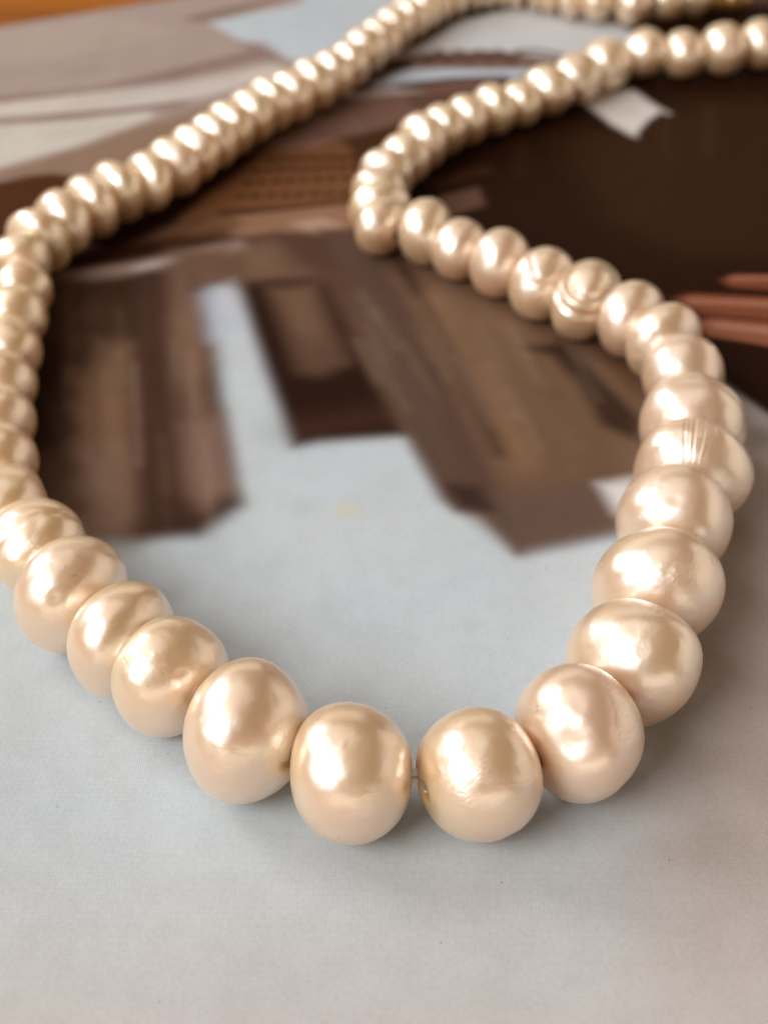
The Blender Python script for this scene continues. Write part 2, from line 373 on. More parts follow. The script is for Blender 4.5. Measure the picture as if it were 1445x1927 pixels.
    ('poly', (115, 87, 68), 1.48, 0.00, 1.00, [(-1.7, 128.1), (2.0, 131.3), (14.1, 123.2), (24.4, 107.2), (21.4, 92.4), (17.3, 85.9), (10.1, 83.7), (5.8, 88.6), (2.1, 98.3), (-1.1, 115.7)]),
    ('poly', (91, 68, 57), 1.15, 0.00, 1.00, [(-6.5, 132.3), (-1.7, 131.3), (1.9, 119.4), (6.2, 102.4), (9.8, 88.4), (10.1, 83.8), (8.1, 88.2), (5.8, 88.6), (4.7, 89.8), (2.1, 98.3), (-0.6, 111.3), (-4.2, 125.1)]),
    ('poly', (104, 81, 68), 2.00, 0.00, 0.60, [(-3.1, 119.4), (-0.6, 119.4), (3.5, 104.0), (5.4, 93.7), (3.4, 98.0), (-0.1, 108.8)]),
    ('line', (55, 36, 27), 1.13, 1.22, 0.90, [(0.7, 128.1), (3.8, 118.4), (6.8, 107.2), (8.7, 99.4), (9.5, 95.8)]),
    ('line', (139, 106, 80), 1.65, 2.02, 0.80, [(4.8, 119.4), (8.3, 108.0), (10.3, 99.4), (11.5, 94.4)]),
    ('line', (128, 98, 76), 2.21, 1.84, 0.60, [(10.1, 115.7), (13.2, 105.6), (15.6, 97.2)]),
    ('poly', (53, 34, 25), 0.99, 0.00, 0.90, [(12.4, 110.9), (16.1, 112.2), (18.0, 108.0), (21.8, 99.8), (20.8, 97.2), (18.0, 99.4), (16.6, 105.2), (14.9, 109.5)]),
    ('line', (107, 80, 62), 2.10, 1.75, 0.70, [(14.0, 104.0), (16.5, 97.2), (18.1, 93.0)]),
    ('poly', (94, 65, 46), 1.18, 0.00, 0.80, [(16.5, 116.6), (20.6, 113.9), (24.2, 105.6), (22.5, 100.2), (19.8, 107.2)]),
    ('poly', (100, 80, 72), 1.78, 0.00, 0.75, [(7.4, 90.4), (13.2, 90.4), (17.9, 93.0), (17.7, 86.1), (10.1, 83.8), (8.2, 88.2)]),
    ('poly', (53, 36, 32), 0.90, 0.00, 0.80, [(4.9, 91.6), (7.5, 91.4), (8.6, 88.7), (8.2, 88.2), (5.8, 88.6)]),
    ('line', (40, 22, 14), 0.77, 0.44, 0.21, [(-19.8, 100.0), (-18.0, 88.7)]),
    ('line', (104, 75, 57), 0.88, 0.41, 0.13, [(-27.9, 119.6), (-26.7, 112.4)]),
    ('line', (139, 108, 86), 0.81, 0.36, 0.12, [(-21.5, 104.4), (-20.8, 99.7)]),
    ('line', (40, 22, 14), 0.81, 0.30, 0.18, [(-18.2, 109.4), (-16.3, 97.1)]),
    ('line', (139, 108, 86), 0.87, 0.47, 0.23, [(-29.8, 121.2), (-27.2, 106.1)]),
    ('line', (139, 108, 86), 0.86, 0.41, 0.19, [(-28.4, 116.0), (-26.9, 107.4)]),
    ('line', (168, 146, 130), 0.75, 0.31, 0.14, [(-24.3, 95.1), (-22.6, 85.3)]),
    ('line', (104, 75, 57), 0.87, 0.48, 0.18, [(-28.5, 116.6), (-27.4, 110.7)]),
    ('line', (104, 75, 57), 0.79, 0.44, 0.16, [(-20.3, 100.9), (-19.5, 95.9)]),
    ('line', (40, 22, 14), 0.80, 0.33, 0.23, [(-24.9, 106.9), (-23.0, 95.5)]),
    ('line', (168, 146, 130), 0.83, 0.36, 0.18, [(-17.2, 110.3), (-15.9, 101.4)]),
    ('line', (139, 108, 86), 0.88, 0.32, 0.13, [(-31.1, 119.7), (-29.8, 112.2)]),
    ('line', (104, 75, 57), 0.81, 0.44, 0.11, [(-18.5, 107.4), (-17.0, 97.7)]),
    ('line', (40, 22, 14), 0.76, 0.35, 0.24, [(-18.0, 98.6), (-16.2, 87.0)]),
    ('line', (139, 108, 86), 0.81, 0.35, 0.23, [(-26.1, 106.0), (-24.7, 97.9)]),
    ('line', (139, 108, 86), 0.84, 0.46, 0.18, [(-22.7, 111.7), (-21.4, 103.4)]),
    ('line', (40, 22, 14), 0.83, 0.30, 0.18, [(-20.4, 111.7), (-18.9, 101.8)]),
    ('line', (104, 75, 57), 0.86, 0.49, 0.16, [(-19.0, 120.2), (-17.0, 106.6)]),
    ('line', (40, 22, 14), 0.86, 0.48, 0.14, [(-25.6, 119.4), (-23.1, 104.1)]),
    ('line', (139, 108, 86), 0.75, 0.38, 0.21, [(-24.1, 94.2), (-22.6, 85.5)]),
    ('line', (168, 146, 130), 0.82, 0.34, 0.16, [(-27.8, 108.2), (-26.7, 101.9)]),
    ('line', (168, 146, 130), 0.75, 0.45, 0.19, [(-14.7, 97.3), (-12.9, 84.9)]),
    ('line', (139, 108, 86), 0.84, 0.31, 0.21, [(-25.8, 112.8), (-24.2, 102.9)]),
    ('line', (104, 75, 57), 0.84, 0.32, 0.16, [(-23.5, 115.6), (-21.1, 100.7)]),
    ('line', (40, 22, 14), 0.80, 0.44, 0.21, [(-22.0, 105.1), (-20.5, 95.7)]),
    ('line', (104, 75, 57), 0.78, 0.38, 0.19, [(-19.2, 102.0), (-17.5, 90.7)]),
    ('line', (104, 75, 57), 0.83, 0.49, 0.14, [(-19.1, 113.0), (-16.9, 98.1)]),
    ('line', (104, 75, 57), 0.76, 0.32, 0.13, [(-25.0, 97.3), (-23.6, 89.0)]),
    ('line', (104, 75, 57), 0.80, 0.34, 0.19, [(-25.1, 106.4), (-23.3, 95.3)]),
    ('line', (139, 108, 86), 0.77, 0.44, 0.19, [(-18.1, 97.9), (-16.9, 90.6)]),
    ('line', (139, 108, 86), 0.75, 0.29, 0.14, [(-14.6, 94.8), (-13.4, 86.4)]),
    ('line', (168, 146, 130), 0.85, 0.32, 0.21, [(-18.8, 112.5), (-17.9, 106.7)]),
    ('line', (104, 75, 57), 0.79, 0.42, 0.09, [(-20.7, 102.0), (-19.4, 93.7)]),
    ('line', (139, 108, 86), 0.81, 0.44, 0.12, [(-27.1, 108.0), (-25.2, 96.9)]),
    ('line', (139, 108, 86), 0.74, 0.26, 0.11, [(-17.7, 94.0), (-15.8, 82.1)]),
    ('line', (40, 22, 14), 0.86, 0.38, 0.14, [(-26.3, 115.5), (-25.1, 108.2)]),
    ('line', (104, 75, 57), 0.87, 0.29, 0.15, [(-22.3, 118.9), (-21.1, 111.2)]),
    ('line', (104, 75, 57), 0.83, 0.50, 0.17, [(-25.7, 108.9), (-24.7, 102.9)]),
    ('line', (104, 75, 57), 0.83, 0.50, 0.21, [(-25.9, 112.2), (-24.2, 101.9)]),
    ('line', (104, 75, 57), 0.77, 0.35, 0.11, [(-22.1, 98.2), (-20.5, 88.4)]),
    ('line', (139, 108, 86), 0.82, 0.41, 0.14, [(-24.0, 107.0), (-22.9, 100.3)]),
    ('line', (139, 108, 86), 0.89, 0.38, 0.22, [(-19.6, 121.2), (-18.6, 114.4)]),
    ('line', (168, 146, 130), 0.80, 0.33, 0.24, [(-21.9, 108.3), (-19.7, 94.2)]),
    ('line', (104, 75, 57), 0.74, 0.40, 0.14, [(-22.0, 94.6), (-20.1, 83.1)]),
    ('line', (104, 75, 57), 0.86, 0.40, 0.13, [(-28.0, 120.6), (-25.4, 104.8)]),
    ('line', (168, 146, 130), 0.85, 0.34, 0.10, [(-24.5, 117.4), (-22.6, 105.4)]),
    ('line', (111, 89, 80), 0.87, 0.35, 0.14, [(-0.8, 117.9), (1.5, 110.2)]),
    ('line', (111, 89, 80), 0.86, 0.36, 0.16, [(-3.2, 118.0), (-0.0, 107.9)]),
    ('line', (46, 29, 20), 0.83, 0.28, 0.09, [(6.9, 110.4), (9.0, 102.5)]),
    ('line', (46, 29, 20), 0.84, 0.39, 0.12, [(2.5, 112.1), (4.9, 103.9)]),
    ('line', (111, 89, 80), 0.83, 0.40, 0.17, [(12.8, 107.6), (13.8, 103.4)]),
    ('line', (170, 146, 122), 0.86, 0.47, 0.13, [(-1.5, 114.6), (0.2, 109.0)]),
    ('line', (170, 146, 122), 0.82, 0.47, 0.19, [(9.0, 108.4), (11.1, 100.5)]),
    ('line', (111, 89, 80), 0.83, 0.38, 0.18, [(6.9, 109.9), (9.2, 101.3)]),
    ('line', (111, 89, 80), 0.88, 0.45, 0.14, [(3.2, 120.7), (5.9, 110.6)]),
    ('line', (170, 146, 122), 0.87, 0.52, 0.15, [(3.3, 118.4), (5.9, 109.2)]),
    ('line', (139, 108, 83), 0.85, 0.35, 0.08, [(5.8, 112.2), (7.0, 107.7)]),
    ('line', (170, 146, 122), 0.84, 0.51, 0.21, [(-2.5, 112.1), (-0.5, 105.7)]),
    ('line', (139, 108, 83), 0.85, 0.43, 0.19, [(12.3, 114.6), (14.6, 104.8)]),
    ('line', (170, 146, 122), 0.83, 0.31, 0.16, [(-1.4, 112.0), (1.9, 101.6)]),
    ('line', (46, 29, 20), 0.86, 0.42, 0.16, [(5.7, 117.1), (8.0, 108.4)]),
    ('line', (46, 29, 20), 0.83, 0.45, 0.19, [(13.1, 111.2), (14.9, 103.5)]),
    ('line', (170, 146, 122), 0.87, 0.41, 0.20, [(-0.9, 117.5), (1.1, 110.8)]),
    ('line', (139, 108, 83), 0.87, 0.43, 0.17, [(4.8, 119.0), (7.3, 109.7)]),
    ('line', (139, 108, 83), 0.83, 0.34, 0.15, [(2.7, 109.2), (4.9, 101.7)]),
    ('line', (139, 108, 83), 0.84, 0.47, 0.19, [(1.9, 111.9), (4.1, 104.4)]),
    ('line', (46, 29, 20), 0.85, 0.44, 0.08, [(6.5, 113.7), (7.9, 108.6)]),
    ('line', (170, 146, 122), 0.86, 0.34, 0.19, [(11.5, 114.5), (12.7, 109.4)]),
    ('line', (46, 29, 20), 0.84, 0.41, 0.13, [(7.1, 114.2), (9.6, 104.7)]),
    ('line', (139, 108, 83), 0.80, 0.43, 0.08, [(14.6, 102.5), (16.1, 96.3)]),
    ('line', (170, 146, 122), 0.82, 0.35, 0.10, [(16.4, 106.7), (17.5, 101.5)]),
    ('line', (170, 146, 122), 0.84, 0.37, 0.17, [(3.7, 112.5), (5.5, 106.1)]),
    ('line', (111, 89, 80), 0.86, 0.41, 0.15, [(4.4, 116.1), (6.7, 107.5)]),
    ('line', (46, 29, 20), 0.82, 0.28, 0.10, [(9.0, 108.0), (10.6, 101.6)]),
    ('line', (111, 89, 80), 0.85, 0.28, 0.14, [(0.6, 115.9), (3.7, 105.3)]),
    ('line', (170, 146, 122), 0.81, 0.37, 0.10, [(15.8, 105.6), (17.2, 99.1)]),
    ('line', (170, 146, 122), 0.85, 0.32, 0.11, [(11.2, 115.0), (13.6, 105.0)]),
    ('line', (139, 108, 83), 0.88, 0.30, 0.20, [(2.5, 119.0), (4.3, 112.4)]),
    ('line', (46, 29, 20), 0.84, 0.44, 0.16, [(3.9, 110.7), (5.7, 104.6)]),
    ('line', (111, 89, 80), 0.82, 0.34, 0.17, [(6.7, 106.9), (7.9, 102.2)]),
    ('line', (46, 29, 20), 0.85, 0.42, 0.16, [(12.8, 112.9), (14.1, 107.3)]),
    ('line', (111, 89, 80), 0.81, 0.31, 0.12, [(9.8, 105.5), (11.9, 97.5)]),
    ('line', (139, 108, 83), 0.84, 0.32, 0.10, [(-2.4, 111.4), (-0.1, 104.3)]),
    ('line', (111, 89, 80), 0.86, 0.29, 0.08, [(-3.0, 116.4), (-0.1, 107.2)]),
    ('line', (111, 89, 80), 0.83, 0.50, 0.17, [(13.7, 109.3), (14.7, 104.9)]),
    ('line', (170, 146, 122), 0.84, 0.29, 0.11, [(1.5, 111.5), (2.9, 106.7)]),
    ('line', (111, 89, 80), 0.88, 0.50, 0.13, [(-2.9, 119.1), (-1.4, 114.1)]),
    ('line', (139, 108, 83), 0.80, 0.31, 0.14, [(10.3, 105.7), (12.7, 96.2)]),
    ('line', (111, 89, 80), 0.85, 0.47, 0.08, [(5.3, 112.6), (6.6, 107.9)]),
    ('line', (139, 108, 83), 0.83, 0.42, 0.13, [(18.3, 109.6), (19.3, 105.1)]),
    ('line', (139, 108, 83), 0.85, 0.45, 0.20, [(4.3, 114.6), (6.9, 105.2)]),
    ('line', (139, 108, 83), 0.85, 0.41, 0.09, [(3.2, 114.9), (5.9, 105.2)]),
    ('line', (170, 146, 122), 0.83, 0.35, 0.09, [(7.0, 108.7), (8.5, 103.0)]),
    ('line', (170, 146, 122), 0.89, 0.53, 0.16, [(-2.2, 120.6), (-0.6, 115.4)]),
    ('line', (139, 108, 83), 0.86, 0.47, 0.19, [(2.4, 114.8), (4.1, 108.8)]),
    ('line', (170, 146, 122), 0.83, 0.45, 0.15, [(16.3, 111.9), (18.2, 102.9)]),
    ('line', (46, 29, 20), 0.80, 0.37, 0.18, [(15.9, 105.1), (17.8, 96.8)]),
    ('line', (170, 146, 122), 0.80, 0.33, 0.18, [(10.6, 104.6), (12.7, 96.5)]),
    ('line', (139, 108, 83), 0.87, 0.32, 0.14, [(5.0, 117.9), (6.3, 113.0)]),
    ('line', (46, 29, 20), 0.88, 0.30, 0.08, [(3.6, 120.0), (5.9, 111.6)]),
    ('line', (46, 29, 20), 0.86, 0.34, 0.13, [(-1.0, 118.5), (2.1, 108.1)]),
    ('line', (139, 108, 83), 0.86, 0.46, 0.09, [(4.4, 115.6), (5.7, 111.2)]),
    ('line', (170, 146, 122), 0.85, 0.46, 0.13, [(8.4, 115.4), (10.6, 106.3)]),
    ('line', (139, 108, 83), 0.85, 0.39, 0.13, [(6.0, 114.7), (7.9, 107.4)]),
    ('line', (170, 146, 122), 0.82, 0.49, 0.15, [(6.1, 109.3), (8.8, 99.5)]),
    ('line', (46, 29, 20), 0.85, 0.33, 0.07, [(-1.6, 113.1), (0.6, 106.1)]),
    ('line', (170, 150, 140), 0.16, 0.53, 0.12, [(-27.4, 172.9), (-17.5, 176.9)]),
    ('line', (170, 150, 140), 0.16, 0.74, 0.21, [(-42.7, 174.2), (-34.2, 177.8)]),
    ('line', (130, 103, 89), 0.15, 0.54, 0.15, [(-36.9, 153.2), (-27.1, 156.9)]),
    ('line', (130, 103, 89), 0.15, 0.32, 0.15, [(-41.7, 152.5), (-34.5, 155.2)]),
    ('line', (170, 150, 140), 0.16, 0.57, 0.16, [(-30.9, 171.2), (-19.2, 175.9)]),
    ('line', (130, 103, 89), 0.17, 0.41, 0.18, [(-37.2, 178.5), (-31.7, 180.8)]),
    ('line', (130, 103, 89), 0.15, 0.53, 0.17, [(-31.4, 153.1), (-27.8, 154.4)]),
    ('line', (111, 84, 70), 0.15, 0.75, 0.21, [(-35.3, 161.8), (-26.2, 165.4)]),
    ('line', (196, 182, 172), 0.15, 0.63, 0.14, [(-25.2, 156.9), (-16.2, 160.3)]),
    ('line', (170, 150, 140), 0.15, 0.41, 0.09, [(-32.6, 157.3), (-24.9, 160.3)]),
    ('line', (111, 84, 70), 0.15, 0.43, 0.23, [(-28.9, 159.6), (-18.3, 163.7)]),
    ('line', (130, 103, 89), 0.15, 0.58, 0.23, [(-39.5, 156.2), (-35.5, 157.7)]),
    ('line', (196, 182, 172), 0.15, 0.50, 0.10, [(-25.8, 157.1), (-15.5, 161.0)]),
    ('line', (111, 84, 70), 0.16, 0.52, 0.09, [(-45.4, 169.0), (-35.3, 173.2)]),
    ('line', (196, 182, 172), 0.16, 0.82, 0.18, [(-40.1, 175.1), (-30.8, 179.0)]),
    ('line', (170, 150, 140), 0.17, 0.49, 0.11, [(-40.6, 177.8), (-30.9, 181.9)]),
    ('line', (130, 103, 89), 0.15, 0.66, 0.12, [(-38.6, 153.6), (-28.9, 157.2)]),
    ('line', (130, 103, 89), 0.15, 0.52, 0.18, [(-31.3, 154.5), (-26.1, 156.5)]),
    ('line', (196, 182, 172), 0.15, 0.50, 0.17, [(-32.2, 161.8), (-25.3, 164.5)]),
    ('line', (170, 150, 140), 0.16, 0.42, 0.09, [(-27.2, 170.4), (-21.1, 172.9)]),
    ('line', (196, 182, 172), 0.15, 0.50, 0.14, [(-44.0, 161.2), (-35.7, 164.6)]),
    ('line', (130, 103, 89), 0.15, 0.31, 0.16, [(-42.8, 153.9), (-36.9, 156.2)]),
    ('line', (111, 84, 70), 0.15, 0.52, 0.23, [(-26.2, 148.6), (-20.3, 150.7)]),
    ('line', (111, 84, 70), 0.15, 0.66, 0.09, [(-40.6, 156.8), (-30.5, 160.7)]),
    ('line', (170, 150, 140), 0.16, 0.67, 0.11, [(-33.7, 177.7), (-27.0, 180.5)]),
    ('line', (196, 182, 172), 0.15, 0.59, 0.23, [(-28.7, 155.5), (-18.6, 159.3)]),
    ('line', (130, 103, 89), 0.15, 0.46, 0.21, [(-24.7, 159.1), (-13.2, 163.6)]),
    ('line', (130, 103, 89), 0.16, 0.45, 0.23, [(-43.8, 169.6), (-38.8, 171.7)]),
    ('line', (170, 150, 140), 0.17, 0.44, 0.09, [(-39.4, 181.9), (-26.8, 187.3)]),
    ('line', (111, 84, 70), 0.16, 0.70, 0.20, [(-39.3, 169.0), (-29.4, 173.0)]),
    ('line', (170, 150, 140), 0.16, 0.75, 0.12, [(-42.8, 177.4), (-34.9, 180.8)]),
    ('line', (130, 103, 89), 0.16, 0.65, 0.13, [(-41.5, 176.5), (-29.9, 181.4)]),
    ('line', (130, 103, 89), 0.15, 0.37, 0.24, [(-37.4, 152.0), (-30.0, 154.8)]),
    ('line', (130, 103, 89), 0.15, 0.53, 0.15, [(-39.5, 156.0), (-35.0, 157.8)]),
    ('line', (196, 182, 172), 0.15, 0.32, 0.14, [(-40.8, 152.1), (-30.8, 155.9)]),
    ('line', (170, 150, 140), 0.17, 0.81, 0.09, [(-30.9, 181.9), (-20.1, 186.5)]),
    ('line', (130, 103, 89), 0.15, 0.29, 0.12, [(-32.0, 148.6), (-21.9, 152.3)]),
    ('line', (130, 103, 89), 0.16, 0.76, 0.18, [(-25.0, 165.4), (-17.4, 168.4)]),
    ('line', (196, 182, 172), 0.16, 0.49, 0.21, [(-28.0, 164.4), (-24.3, 165.9)]),
    ('line', (130, 103, 89), 0.15, 0.40, 0.15, [(-36.6, 160.2), (-25.7, 164.4)]),
    ('line', (78, 49, 35), 0.15, 0.44, 0.19, [(-6.7, 137.3), (-2.4, 138.4)]),
    ('line', (130, 91, 65), 0.15, 0.31, 0.15, [(-3.4, 138.8), (1.1, 140.0)]),
    ('line', (78, 49, 35), 0.15, 0.41, 0.17, [(-6.0, 159.4), (-2.8, 160.2)]),
    ('line', (55, 30, 17), 0.15, 0.48, 0.26, [(-10.5, 152.6), (-6.4, 153.7)]),
    ('line', (78, 49, 35), 0.15, 0.45, 0.16, [(-14.7, 140.7), (-13.0, 141.2)]),
    ('line', (78, 49, 35), 0.15, 0.26, 0.16, [(-15.2, 136.9), (-10.4, 138.0)]),
    ('line', (130, 91, 65), 0.15, 0.40, 0.14, [(-4.3, 134.0), (-2.6, 134.4)]),
    ('line', (130, 91, 65), 0.15, 0.28, 0.21, [(-14.1, 141.7), (-11.4, 142.4)]),
    ('line', (55, 30, 17), 0.15, 0.26, 0.19, [(-3.8, 140.3), (-1.8, 140.8)]),
    ('line', (78, 49, 35), 0.15, 0.44, 0.16, [(-11.6, 134.8), (-8.3, 135.6)]),
    ('line', (78, 49, 35), 0.15, 0.31, 0.21, [(-9.3, 153.3), (-5.6, 154.3)]),
    ('line', (78, 49, 35), 0.15, 0.37, 0.25, [(-7.8, 161.7), (-3.1, 163.0)]),
    ('line', (130, 91, 65), 0.15, 0.28, 0.19, [(-13.5, 152.0), (-9.0, 153.2)]),
    ('line', (78, 49, 35), 0.15, 0.32, 0.14, [(-12.6, 161.2), (-9.7, 162.0)]),
    ('line', (78, 49, 35), 0.15, 0.49, 0.17, [(-4.7, 144.1), (-2.1, 144.8)]),
    ('line', (78, 49, 35), 0.15, 0.24, 0.16, [(-13.2, 134.1), (-11.4, 134.6)]),
    ('line', (111, 77, 56), 0.15, 0.53, 0.14, [(-8.8, 158.6), (-5.2, 159.7)]),
    ('line', (130, 91, 65), 0.15, 0.40, 0.13, [(-11.7, 146.3), (-8.1, 147.2)]),
    ('line', (111, 77, 56), 0.15, 0.56, 0.17, [(-7.2, 158.0), (-2.2, 159.4)]),
    ('line', (111, 77, 56), 0.15, 0.29, 0.12, [(-12.1, 138.1), (-8.1, 139.1)]),
    ('line', (111, 77, 56), 0.15, 0.45, 0.28, [(-13.6, 156.4), (-9.0, 157.7)]),
    ('line', (55, 30, 17), 0.15, 0.44, 0.18, [(-4.4, 136.6), (-0.8, 137.5)]),
    ('line', (78, 49, 35), 0.15, 0.43, 0.24, [(-14.6, 147.4), (-10.6, 148.5)]),
    ('line', (78, 49, 35), 0.15, 0.42, 0.16, [(-16.0, 148.7), (-12.9, 149.6)]),
    ('line', (55, 30, 17), 0.15, 0.30, 0.25, [(-4.4, 158.2), (-2.4, 158.8)]),
    ('line', (55, 30, 17), 0.15, 0.49, 0.24, [(-12.2, 145.4), (-8.7, 146.3)]),
    ('line', (78, 49, 35), 0.15, 0.34, 0.12, [(-12.8, 148.9), (-10.1, 149.7)]),
    ('line', (78, 49, 35), 0.15, 0.35, 0.24, [(-6.6, 145.6), (-1.8, 146.9)]),
    ('line', (78, 49, 35), 0.15, 0.29, 0.18, [(-4.4, 151.7), (-0.5, 152.7)]),
    ('line', (78, 49, 35), 0.15, 0.31, 0.14, [(-15.3, 148.3), (-11.4, 149.3)]),
    ('line', (111, 77, 56), 0.15, 0.46, 0.15, [(-9.7, 140.7), (-6.6, 141.5)]),
    ('line', (130, 91, 65), 0.15, 0.40, 0.24, [(-12.7, 146.3), (-9.2, 147.2)]),
    ('line', (111, 77, 56), 0.15, 0.38, 0.16, [(-10.4, 138.0), (-6.1, 139.1)]),
    ('line', (78, 49, 35), 0.15, 0.37, 0.24, [(-10.3, 136.4), (-7.0, 137.2)]),
    ('line', (111, 77, 56), 0.15, 0.31, 0.28, [(-4.3, 158.0), (0.2, 159.3)]),
    ('line', (78, 49, 35), 0.15, 0.28, 0.18, [(-12.1, 138.8), (-9.9, 139.4)]),
    ('line', (55, 30, 17), 0.15, 0.38, 0.17, [(-6.9, 158.6), (-2.0, 160.0)]),
    ('line', (55, 30, 17), 0.15, 0.29, 0.15, [(-11.1, 132.4), (-8.2, 133.1)]),
    ('line', (78, 49, 35), 0.15, 0.26, 0.19, [(-4.1, 137.9), (0.5, 139.0)]),
    ('line', (111, 77, 56), 0.15, 0.49, 0.24, [(-14.2, 161.0), (-10.4, 162.1)]),
    ('poly', (222, 218, 214), 1.05, 0.00, 1.00, [(17.0, 91.6), (19.8, 92.4), (19.7, 89.1), (18.0, 87.9)]),
    ('poly', (178, 158, 146), 4.74, 0.00, 0.80, [(26.3, 107.2), (32.4, 100.7), (44.4, 88.4), (30.0, 31.2), (13.8, 33.7), (14.3, 52.3), (18.3, 69.4), (21.4, 85.9)]),  # warm shade right of the strand, painted into the page colour
    ('poly', (203, 195, 190), 12.19, 0.00, 0.90, [(-39.7, 47.7), (22.6, 52.3), (40.0, 52.3), (31.0, 26.5), (-32.1, 26.5)]),  # warmer tone over the near part of the page
    ('poly', (42, 21, 9), 0.50, 0.00, 1.00, [(0.7, 131.3), (2.1, 140.1), (6.2, 147.3), (10.9, 161.9), (22.9, 165.6), (29.5, 173.9), (32.1, 183.8), (36.9, 189.0), (76.2, 196.4), (44.4, 88.4), (32.4, 100.7), (29.4, 105.4), (26.8, 110.5), (21.2, 119.4), (14.3, 126.1), (5.7, 130.2)]),
    ('poly', (59, 36, 20), 3.38, 0.00, 0.70, [(19.2, 152.4), (35.4, 161.9), (66.5, 163.4), (55.2, 125.1), (29.9, 127.1), (22.9, 133.4)]),
    ('line', (74, 48, 32), 0.95, 0.95, 0.50, [(37.2, 159.8), (35.0, 148.6)]),
    ('line', (74, 48, 32), 0.94, 0.83, 0.40, [(32.1, 158.5), (30.4, 148.6)]),
    ('line', (65, 39, 24), 0.92, 0.92, 0.40, [(15.1, 152.4), (14.2, 143.7)]),
    ('poly', (100, 72, 60), 0.44, 0.00, 1.00, [(3.1, 136.5), (5.9, 139.2), (9.9, 141.1), (10.4, 137.2), (7.4, 135.4), (5.2, 133.4)]),
    ('line', (78, 48, 30), 0.79, 1.96, 0.50, [(5.4, 141.9), (10.6, 144.9)]),
    ('poly', (222, 212, 206), 0.30, 0.00, 1.00, [(22.5, 161.9), (24.6, 164.5), (29.1, 165.1), (31.6, 159.4), (29.4, 156.4), (27.8, 153.2), (25.5, 156.1)]),
    ('line', (200, 186, 178), 0.24, 0.74, 0.80, [(30.2, 161.9), (32.2, 158.6)]),
    ('line', (200, 186, 178), 0.24, 0.69, 0.80, [(25.5, 156.1), (27.8, 152.8)]),
    ('poly', (124, 67, 44), 0.20, 0.00, 1.00, [(31.8, 122.4), (33.4, 123.5), (37.5, 123.5), (54.6, 123.2), (53.5, 119.4), (36.4, 120.7), (32.7, 121.2)]),
    ('poly', (130, 73, 51), 0.20, 0.00, 1.00, [(26.8, 119.2), (28.8, 120.1), (36.1, 119.4), (53.2, 118.4), (51.9, 113.9), (35.4, 115.5), (29.2, 116.6)]),
    ('poly', (146, 89, 64), 0.19, 0.00, 1.00, [(28.5, 115.3), (30.1, 116.1), (35.2, 115.0), (51.8, 113.5), (50.1, 108.0), (34.5, 111.2), (29.1, 112.9)]),
    ('line', (176, 122, 98), 0.25, 0.82, 0.60, [(33.2, 122.8), (37.3, 122.8), (54.3, 122.2)]),
    ('line', (182, 128, 104), 0.30, 0.97, 0.60, [(28.6, 118.8), (35.9, 118.2), (52.8, 117.0)]),
    ('line', (186, 136, 112), 0.34, 1.10, 0.60, [(30.3, 114.6), (35.0, 113.7), (51.2, 111.8)]),
    ('line', (89, 46, 30), 0.24, 0.56, 0.80, [(27.7, 116.4), (35.3, 115.3), (51.8, 113.7)]),
    ('line', (218, 206, 150), 1.23, 0.51, 0.80, [(-3.2, 88.2), (-2.6, 88.4)]),
    ('line', (176, 184, 184), 1.48, 0.45, 0.60, [(-6.3, 88.5), (-5.6, 88.7)]),
    ('poly', (196, 206, 176), 2.74, 0.00, 0.70, [(-30.0, 78.2), (-27.1, 78.8), (-26.2, 76.3), (-29.5, 75.5)]),
]

def poly_sdf(P, pts):
    """signed distance (negative inside) of points P (n,2) to a polygon"""
    d = np.full(len(P), 1e18)
    inside = np.zeros(len(P), bool)
    n = len(pts)
    for i in range(n):
        a = pts[i]; b = pts[(i + 1) % n]
        e = b - a
        w = P - a
        t = np.clip((w @ e) / max(e @ e, 1e-9), 0, 1)
        q = w - t[:, None] * e
        d = np.minimum(d, (q * q).sum(1))
        c = (a[1] > P[:, 1]) != (b[1] > P[:, 1])
        with np.errstate(divide='ignore', invalid='ignore'):
            xi = a[0] + (P[:, 1] - a[1]) / (b[1] - a[1]) * e[0]
        inside ^= c & (P[:, 0] < xi)
    d = np.sqrt(d)
    return np.where(inside, -d, d)

def line_sdf(P, pts):
    d = np.full(len(P), 1e18)
    for i in range(len(pts) - 1):
        a = pts[i]; b = pts[i + 1]
        e = b - a
        w = P - a
        t = np.clip((w @ e) / max(e @ e, 1e-9), 0, 1)
        q = w - t[:, None] * e
        d = np.minimum(d, (q * q).sum(1))
    return np.sqrt(d)

